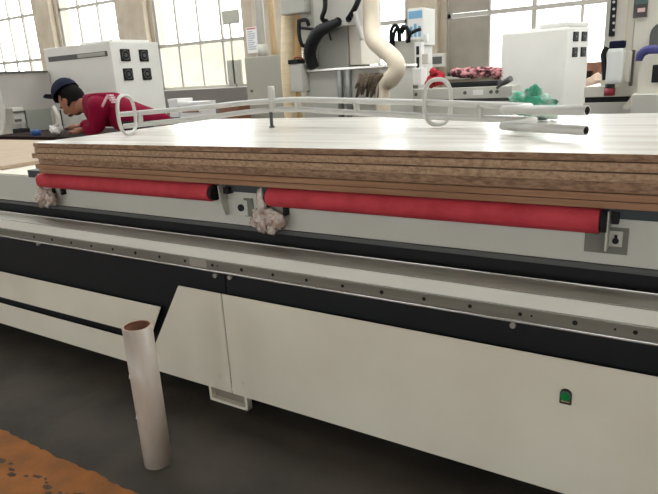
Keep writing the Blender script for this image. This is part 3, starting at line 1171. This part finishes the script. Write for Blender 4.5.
part('pale_side', mat('pale_side_tone', (206, 198, 186), .3), gm, (XH + .02, X1, YM2 + .04, YM2 + .5, Zt + .05, Z1 + .05), bev=.01)  # paler block forming the right side of the head box
X0, X1, Z0, Z1 = span(312, 354, -25, 27, YM2 - .1)
part('upper_head', M_LGREY, gm, (X0, X1, YM2 - .1, YM2 + .55, Z0, Z1), bev=.012)
HX0, HX1, HZ0 = X0, X1, Z0
X0, X1, Z0, Z1 = span(300, 313, -25, 62, YM2 - .05)
part('column', M_LGREY, gm, (X0, X1, YM2 - .05, YM2 + .3, Zt + .03, Z1), bev=.01)
X0, X1, Z0, Z1 = span(279, 303, -25, 14, YM2 - .2)
part('motor_housing', M_GREY, gm, (X0, X1, YM2 - .2, YM2 + .3, Z0, Z1), bev=.015)
X0, X1, Z0, Z1 = span(290, 302, 64, 92, YM - .15)
jb = part('junction_box', M_LGREY, gm, (X0, X1, YM - .15, YM + .02, Z0, Z1), bev=.01)
part('box_cap', M_CABLE, jb, (X0 - .01, X1 - .04, YM - .16, YM + .0, Z1 - .0, Z1 + .05), bev=.01)
part('arm', M_GREY, gm, (X1 - .02, at(306, 80, YM).x, YM - .06, YM, (Z0 + Z1) / 2 - .06, (Z0 + Z1) / 2 + .06))
YQ = YM2 - .16


def cable(pts, r, Y=YQ, m=M_CABLE, name='cable', parent=gm, n=7, ridge=None):
    bm = B()
    tube(bm, smooth_path([at(a, b, Y + (c if c else 0)) for a, b, c in pts], n), r, 12, ridge=ridge)
    return obj(name, bm, m, parent)


cable([(338, 22, .04), (328, 27, -.03), (319, 32, -.08), (312, 43, -.08), (310, 55, -.05), (314, 68, .0)], lambda t: .042 + .03 * math.sin(PI * min(1, t * .8)), name='cable_loop', ridge=.06)
cable([(325, -8, 0), (325, 8, -.03), (322, 18, -.03), (326, 22, .06)], .026)
cable([(361, -8, 0), (356, 6, -.03), (349, 18, .06)], .03)
cable([(299, 20, 0), (299, 34, -.03), (302, 45, -.03), (306, 45, .05)], .022)
cable([(299, 21, 0), (306, 20, -.02), (309, 26, 0)], .022)
cable([(300, 28, 0), (312, 29, -.05), (322, 29, 0)], .016)
cable([(294, 64, 0), (295, 58, -.02), (301, 58, 0), (304, 60, .05)], .009, Y=YM - .1, m=mat('red_wire', (150, 50, 40), .5))
cable([(329, 30, .09), (330, 36, .08), (331, 40, .1)], .012)
for (a, b) in ((338, 22), (326, 22), (349, 19)):
    c = at(a, b, YM2 - .1)
    bm = B()
    cyl(bm, (c.x, YM2 - .115, c.z), (c.x, YM2 - .09, c.z), .05 if a == 338 else .036, 16)
    obj('cable_gland', bm, M_GAP, gm)
# dust hoses
bm = B()
pl = [at(289, 12, YM + .1), at(288, 40, YM + .1), at(288, 70, YM + .1), at(290, 98, YM + .1), at(290, 98, YM + .1) - Vector((0, 0, .85))]
tube(bm, smooth_path(pl, 14), .085, 20, ridge=.02)
hs = obj('dust_hose', bm, M_HOSE, gm)
hs['label'] = 'straight cream dust hose'
bm = B()
pl = [at(298, 14, YM + .16), at(297, 40, YM + .16), at(297, 62, YM + .16), at(296, 95, YM + .16), at(296, 95, YM + .16) - Vector((0, 0, .85))]
tube(bm, smooth_path(pl, 14), .06, 18, ridge=.02)
obj('inner_duct', bm, mat('amber_hose', (214, 176, 120), .5, var=.1, scale=5), hs)
bm = B()
pl = [at(371, -14, YM + .2), at(371, 15, YM + .15), at(373, 38, YM + .05), at(382, 48, YM - .05), at(393, 58, YM - .12), at(397, 68, YM - .15), at(392, 78, YM - .15), at(384, 86, YM - .12), at(383, 104, YM - .12), at(383, 104, YM - .12) - Vector((0, 0, .7))]
tube(bm, smooth_path(pl, 12), lambda t: .09 if t < .7 else .078, 20, ridge=.025)
h2 = obj('dust_hose', bm, M_HOSE2, gm)
h2['label'] = 'fat pale dust hose bending round the right side'
bm = B()
a, b = at(377, 74, YM - .13), at(368, 96, YM - .13)
rows = 7
for i in range(70):
    t = random.random()
    p = at(361 + 21 * t, 73 + 4 * random.random(), YM - .2 + .1 * random.random())
    q = at(355 + 25 * t + random.uniform(-2, 2), 90 + random.uniform(-6, 8), YM - .22 + .14 * random.random())
    tube(bm, [p, q], lambda s: .02 * (1 - .6 * s), 6)
br = obj('dust_brush', bm, M_BRUSH, h2)
bm = B()
tube(bm, smooth_path([at(355, 12, YM - .15), at(358, 24, YM - .15), at(362, 40, YM - .15)], 5), .022, 10)
obj('air_line', bm, M_TUBE, gm)

# ------------------------------------------------------------------ white machine behind, with poster and cables
YN = 7.4
wm = thing('white_router', 'white drilling machine head with black cable bundles behind the fat hose', 'machine', (at(410, 90, YN).x, YN + .3, 0))
X0, X1, Z0, Z1 = span(389, 418, 40, 88, YN)
part('body', M_LGREY, wm, (X0, X1, YN, YN + .5, 0, Z1), bev=.012)
X0, X1, Z0, Z1 = span(407, 423.5, 8, 42, YN + .1)
part('upper_housing', M_LGREY, wm, (X0, X1, YN + .1, YN + .5, at(410, 42, YN).z - .05, Z1), bev=.012)
X0, X1, Z0, Z1 = span(408, 423, 9, 40, YN + .09)
ps = part('blue_label', M_PAPER, wm, (X0, X1, YN + .088, YN + .101, Z0, Z1), bev=.001)
hh, ww = Z1 - Z0, X1 - X0
part('label_print', mat('label_blue', (120, 170, 205), .6), ps, (X0 + .01, X1 - .01, YN + .085, YN + .089, Z1 - hh * .3, Z1 - hh * .06),
     *[(X0 + ww * (.12 + .28 * k), X0 + ww * (.30 + .28 * k), YN + .085, YN + .089, Z0 + hh * .1, Z0 + hh * (.45 + .08 * (k % 2))) for k in range(3)], bev=0)
X0, X1, Z0, Z1 = span(414.5, 421, 42, 72, YN - .1)
sp = part('spindle_rail', M_PAPER, wm, (X0, X1, YN - .1, YN + .01, Z0, Z1), bev=.004)
w_ = (X1 - X0)
part('slot', M_GAP, sp, (X0 + w_ * .28, X1 - w_ * .28, YN - .105, YN - .095, Z0 + (Z1 - Z0) * .58, Z0 + (Z1 - Z0) * .86), (X0 + w_ * .28, X1 - w_ * .28, YN - .105, YN - .095, Z0 + (Z1 - Z0) * .1, Z0 + (Z1 - Z0) * .5), bev=.003)
fpart('drill_block', M_PAPER, wm, 411, 421, 68, 85, YN - .2, .22, .02)
fpart('dark_block', M_CABLE, wm, 404, 411, 68, 86, YN - .12, .14, .02)
fpart('side_box', M_LGREY, wm, 419, 428, 54, 64, YN - .06, .1, .01)
fpart('lamp', M_PAPER, wm, 424, 427, 34, 42, YN + .05, .06, .004)
for pts in ([(391, 48, 0), (391, 32, -.05), (395, 25, -.08), (399, 30, -.05), (400, 41, 0)], [(402, 33, 0), (405, 27, -.06), (408, 30, -.06), (409, 42, 0)],
            [(401, 30, 0), (404, 26, -.04), (410, 33, -.06), (407, 42, 0)], [(410, 34, 0), (415, 31, -.04), (421, 29, -.03)], [(393, 47, .02), (394, 34, -.04), (398, 28, -.06), (399, 40, 0)]):
    cable(pts, .022, Y=YN - .03, parent=wm)
# framed gauge on the pillar
X0, X1, Z0, Z1 = span(430, 445.5, 53.5, 67, YB - .2)
wb = thing('control_panel', 'small beige wall box with a dark screen on the pillar', 'control box', ((X0 + X1) / 2, YB - .16, Z0))
part('case', M_LGREY, wb, (X0, X1, YB - .24, YB - .161, Z0, Z1), bev=.01)
part('screen', M_DGREY, wb, (X0 + .05, X1 - .05, YB - .245, YB - .238, Z0 + .05, Z1 - .05), bev=.002)

# bench with holes, right of centre
YT = 7.0
X0, X1, Z0, Z1 = span(401, 512, 87, 97, YT)
bt = thing('long_bench', 'long pale steel bench with bolt holes behind the tubular frame', 'bench', ((X0 + X1) / 2, YT + .4, 0))
za = at(455, 88, YT).z
part('bench_top', M_LGREY, bt, (X0, X1, YT, YT + .37, za - .13, za), bev=.006)
part('under_rail', M_DGREY, bt, (X0 + .02, X1 - .02, YT + .03, YT + .35, za - .17, za - .131), bev=.004)
part('lower_apron', M_LGREY, bt, (X0 + .04, X1 - .04, YT + .02, YT + .06, za - .42, za - .171), bev=.004)
for xx in (X0 + .1, X1 - .1):
    for yy in (YT + .07, YT + .30):
        part('leg', M_GREY, bt, (xx - .04, xx + .04, yy - .04, yy + .04, 0, za - .17))
for xx in (416, 465, 491, 497):
    c = at(xx, 93, YT)
    bm = B()
    cyl(bm, (c.x, YT - .004, za - .06), (c.x, YT + .01, za - .06), .022, 14)
    obj('bolt_hole', bm, M_DGREY, bt)
part('paper_label', M_PAPER, bt, (at(473, 91, YT).x, at(483, 91, YT).x, YT - .003, YT + .001, za - .09, za - .03), bev=0)


def cloth_heap(name, m, label, cat, spec, base):
    bm = B()
    for i, (px_, py_, dy, rx, ry, rz) in enumerate(spec):
        c = at(px_, py_, YT + dy)
        blob(bm, c, (rx, ry, rz), .28, 8, 3, i * 1.9 + rx * 9)
    zm = min(v.co.z for v in bm.verts)
    for v in bm.verts:
        v.co.z += base - zm + .0008
    return tag(obj(name, bm, m), label, cat)


part_dark = part('cushion', M_CABLE, None, (at(449, 84, YT + .2).x, at(500, 84, YT + .2).x, YT + .1, YT + .36, za + .0005, za + .062), bev=.02)
tag(part_dark, 'flat black padded roll on the pale bench under the pink cloths', 'padding')
cloth_heap('cloth_heap', M_PINK, 'heap of pink and dark red cloths on the black padding', 'cloth',
           [(464, 78, .22, .17, .11, .055), (476, 78, .22, .19, .11, .06), (488, 77, .24, .16, .11, .055), (496, 79, .22, .07, .1, .06), (457, 78, .24, .08, .09, .05)], za + .063)
cloth_heap('red_cloth', M_REDCLOTH, 'bright red cloth bundle on the pale bench beside the white drilling machine', 'cloth',
           [(432, 82, .10, .075, .06, .065), (439, 80, .10, .07, .06, .075), (434, 74, .10, .05, .05, .055), (430, 84, .10, .06, .06, .055)], za)
bm = B()
tube(bm, [at(497, 88, YT - .04), at(501, 85, YT - .06), at(504, 82.5, YT - .08), at(511, 78.5, YT - .12)], lambda t: .016 if t < .35 else .034, 14)
lv = tag(obj('lever', bm, M_DGREY), 'dark grey lever handle sticking out at the right end of the bench', 'lever')

# ------------------------------------------------------------------ right-hand white cabinet, turned a little
DC = 7.1
d = rt * ((567 - 329) / F_PX) - up * ((27 - 247) / F_PX) + fw
cor = Vector((0, 0, EYE)) + d * DC
ang = math.radians(-20)
ex, ey = Vector((math.cos(ang), math.sin(ang), 0)), Vector((-math.sin(ang), math.cos(ang), 0))


def edge_hit(px_, py_, dirv):
    dd = rt * ((px_ - 329) / F_PX) - up * ((py_ - 247) / F_PX) + fw
    # solve s*dirv + cor_xy = t*dd_xy
    det = dirv.x * (-dd.y) - dirv.y * (-dd.x)
    s = ((-cor.x) * (-dd.y) - (-cor.y) * (-dd.x)) / det
    return s


cw = -edge_hit(502.5, 60, ex)
cdp = edge_hit(587, 60, ey)
print('cabinet', cw, cdp, cor)
rc = thing('electrical_cabinet', 'white electrical cabinet with a plain front beside the bright window', 'cabinet', (cor.x, cor.y, 0))
L0 = Vector((cor.x, cor.y, 0))
ZR = cor.z


def lpart(name, m, parent, b, bev=.006):
    return part(name, m, parent, (b[0] + L0.x, b[1] + L0.x, b[2] + L0.y, b[3] + L0.y, b[4], b[5]), bev=bev)


cw, cdp, ZF = cw + .03, cdp + .03, ZR
ZR += .055
lpart('body', M_CAB, rc, (-cw, 0, 0, cdp, .08, ZR - .05), .03)
lpart('plinth', M_DGREY, rc, (-cw + .03, -.03, .03, cdp - .03, 0, .08))
lpart('top_cover', M_CAB, rc, (-cw * .42, -.01, .02, cdp - .02, ZR - .055, ZR + .012), .02)
lpart('top_cover', M_CAB, rc, (-cw * .80, -cw * .42 - .005, .03, cdp - .03, ZR - .055, ZR - .03), .01)
for k in range(2):
    for j in range(2):
        fan(rc, L0.x, L0.y + cdp * (.38 + .36 * k), ZF - .11 - .185 * j, .058)
rc.rotation_euler = (0, 0, ang)

# timber seen beyond the cabinet
YX = 9.3
X0, X1, Z0, Z1 = span(585, 606, 62, 92, YX)
tp = thing('timber_pile', 'brown timber and pale sacks piled under the window behind the right machine', 'timber', ((X0 + X1) / 2, YX + .2, 0))
part('plank_stack', M_TIMBER, tp, (X0, X1, YX, YX + .5, .0, Z1), bev=.02)
fpart('dark_bundle', M_BENCH, tp, 585, 591, 71, 86, YX - .1, .12)
bm = B()
c = at(597, 82, YX - .1)
blob(bm, c, (.14, .1, .1), .25, 8, 3, 3)
obj('sack', bm, mat('sack', (214, 190, 170), .8), tp)

# ------------------------------------------------------------------ right-hand white machine
YR = 5.6
rm = thing('milling_machine', 'white milling machine with a dark-capped spindle and blue cable chain', 'machine', (at(640, 100, YR).x, YR + .4, 0))
M_RM = mat('mill_white', (214, 209, 196), .5, var=.06, scale=3)
fpart('slim_column', M_LGREY, rm, 604.5, 612, -30, 92, YR + .25, .2, .006)
X0, X1, Z0, Z1 = span(611, 634, -30, 90, YR + .2)
part('column', M_RM, rm, (X0, X1, YR + .2, YR + .6, .9, Z1), bev=.01)
X0, X1, Z0, Z1 = span(634, 690, -30, 90, YR + .15)
part('column_cover', M_RM, rm, (X0, X1, YR + .15, YR + .62, .9, Z1), bev=.01)
fpart('column_rib', mat('mill_cream', (222, 212, 190), .5), rm, 625.5, 627.5, -30, 60, YR + .19, .02, .003)
st = fpart('rail_strip', M_CABLE, rm, 610.8, 616.6, -28, 36, YR + .17, .03, .002)
for k in range(9):
    c = at(613.8, 30 - 7 * k, YR + .165)
    bm = B()
    cyl(bm, (c.x, YR + .163, c.z), (c.x, YR + .172, c.z), .011, 12)
    obj('screw', bm, M_LGREY, st)
# spindle
c0, c1, c2, c3, c4 = (at(615.5, y, YR) for y in (41, 48, 84, 88, 95.5))
rr = .5 * (at(624, 66, YR).x - at(607, 66, YR).x)
xc = at(615.5, 66, YR).x
part('spindle_body', mat('spindle_white', (220, 222, 218), .4), rm, (xc - rr, xc + rr, YR - rr, YR + rr * .9, c2.z, c1.z), bev=.03)
part('spindle_cap', M_NAVY, rm, (xc - rr * .85, xc + rr * .95, YR - rr * .85, YR + rr * .85, c1.z - .003, c0.z), bev=.012)
bm = B()
cyl(bm, (xc - .03, YR, c3.z), (xc - .03, YR, c2.z + .002), rr * .6, 20)
obj('spindle_nose', bm, mat('dark_green', (34, 50, 44), .4), rm)
bm = B()
cyl(bm, (xc - .03, YR, c4.z), (xc - .03, YR, c3.z + .001), rr * .66, 20)
obj('tool_holder', bm, mat('tool_red', (140, 40, 54), .5), rm)
fpart('slide_block', M_RM, rm, 623.5, 630, 51, 83, YR + .02, .2, .012)
fpart('gear_strip', M_DGREY, rm, 630, 633.5, 50, 86, YR + .12, .1, .004)
cable([(607, 47, 0), (603.5, 54, 0), (604, 64, 0), (605, 80, 0)], .022, Y=YR + .1, parent=rm)
# bed
X0, X1, Z0, Z1 = span(584, 690, 85, 96, YR + .13)
zb1 = at(610, 86, YR + .13).z
zs0, zs1 = at(604, 102.5, YR + .13).z, at(604, 97, YR + .13).z
part('bed_top', M_RM, rm, (X0, X1, YR + .13, YR + .85, zs1, zb1), bev=.006)
part('bed_slot', M_CABLE, rm, (X0 + .01, X1 - .01, YR + .15, YR + .8, zs0, zs1), bev=.003)
part('bed_base', M_LGREY, rm, (X0, X1, YR + .13, YR + .85, .1, zs0), bev=.006)
part('plinth', M_DGREY, rm, (X0 + .05, X1 - .05, YR + .2, YR + .8, 0, .1))
# sloping brace and right body with its window
bm = B()
A, Bq, Cq, Dq = at(622, 108, YR - .22), at(640, 86, YR - .22), at(643, 91, YR - .22), at(629, 110, YR - .22)
prism(bm, [(p.x, p.z) for p in (A, Bq, Cq, Dq)], 'Y', YR - .22, YR - .11, .004)
obj('brace', bm, M_RM, rm)
bm = B()
pts = [at(638, 92, YR - .3), at(637, 78, YR - .3), at(641, 68, YR - .3), at(643, 58, YR - .3), at(647, 54, YR - .3), at(690, 53, YR - .3), at(690, 130, YR - .3), at(637, 130, YR - .3)]
prism(bm, [(p.x, p.z) for p in pts], 'Y', YR - .3, YR + .1, .008)
bd = obj('carriage_cover', bm, M_RM, rm)
fpart('viewing_window', M_GAP, bd, 652, 690, 64, 82, YR - .31, .02, .006)
fpart('lower_cover', M_LGREY, rm, 630, 690, 94, 135, YR - .38, .27, .008)
bm = B()
pl = [at(640.5, 61, YR - .1), at(641.5, 55, YR - .1), at(645, 51.5, YR - .1), at(652, 50, YR - .1), at(662, 51, YR - .1), at(672, 52, YR - .1)]
tube(bm, smooth_path(pl, 8), .034, 12, ridge=.2)
obj('cable_chain', bm, mat('blue_chain', (52, 50, 120), .5), rm)
# arched opening, sticker box
bm = B()
x0, x1, z0, z1 = span(650, 676, 22, 46, YR + .14)
rad = (x1 - x0) / 2
pts = [(x0, z0), (x1, z0), (x1, z1 - rad)] + [((x0 + x1) / 2 + rad * math.cos(a), z1 - rad + rad * math.sin(a)) for a in [j * PI / 14 for j in range(1, 14)]] + [(x0, z1 - rad)]
prism(bm, pts, 'Y', YR + .135, YR + .16, 0)
obj('arched_opening', bm, M_DGREY, rm)
sb = fpart('sticker', mat('sticker_dark', (70, 62, 62), .5), rm, 634, 648, -12, 17, YR + .13, .025, .002)
fpart('sticker_print', mat('sticker_green', (70, 96, 88), .5), sb, 636, 648, -10, 4, YR + .127, .005, .001)
fpart('sticker_mark', mat('sticker_pale', (226, 190, 186), .5), sb, 637.5, 645, 8, 12, YR + .127, .005, .001)
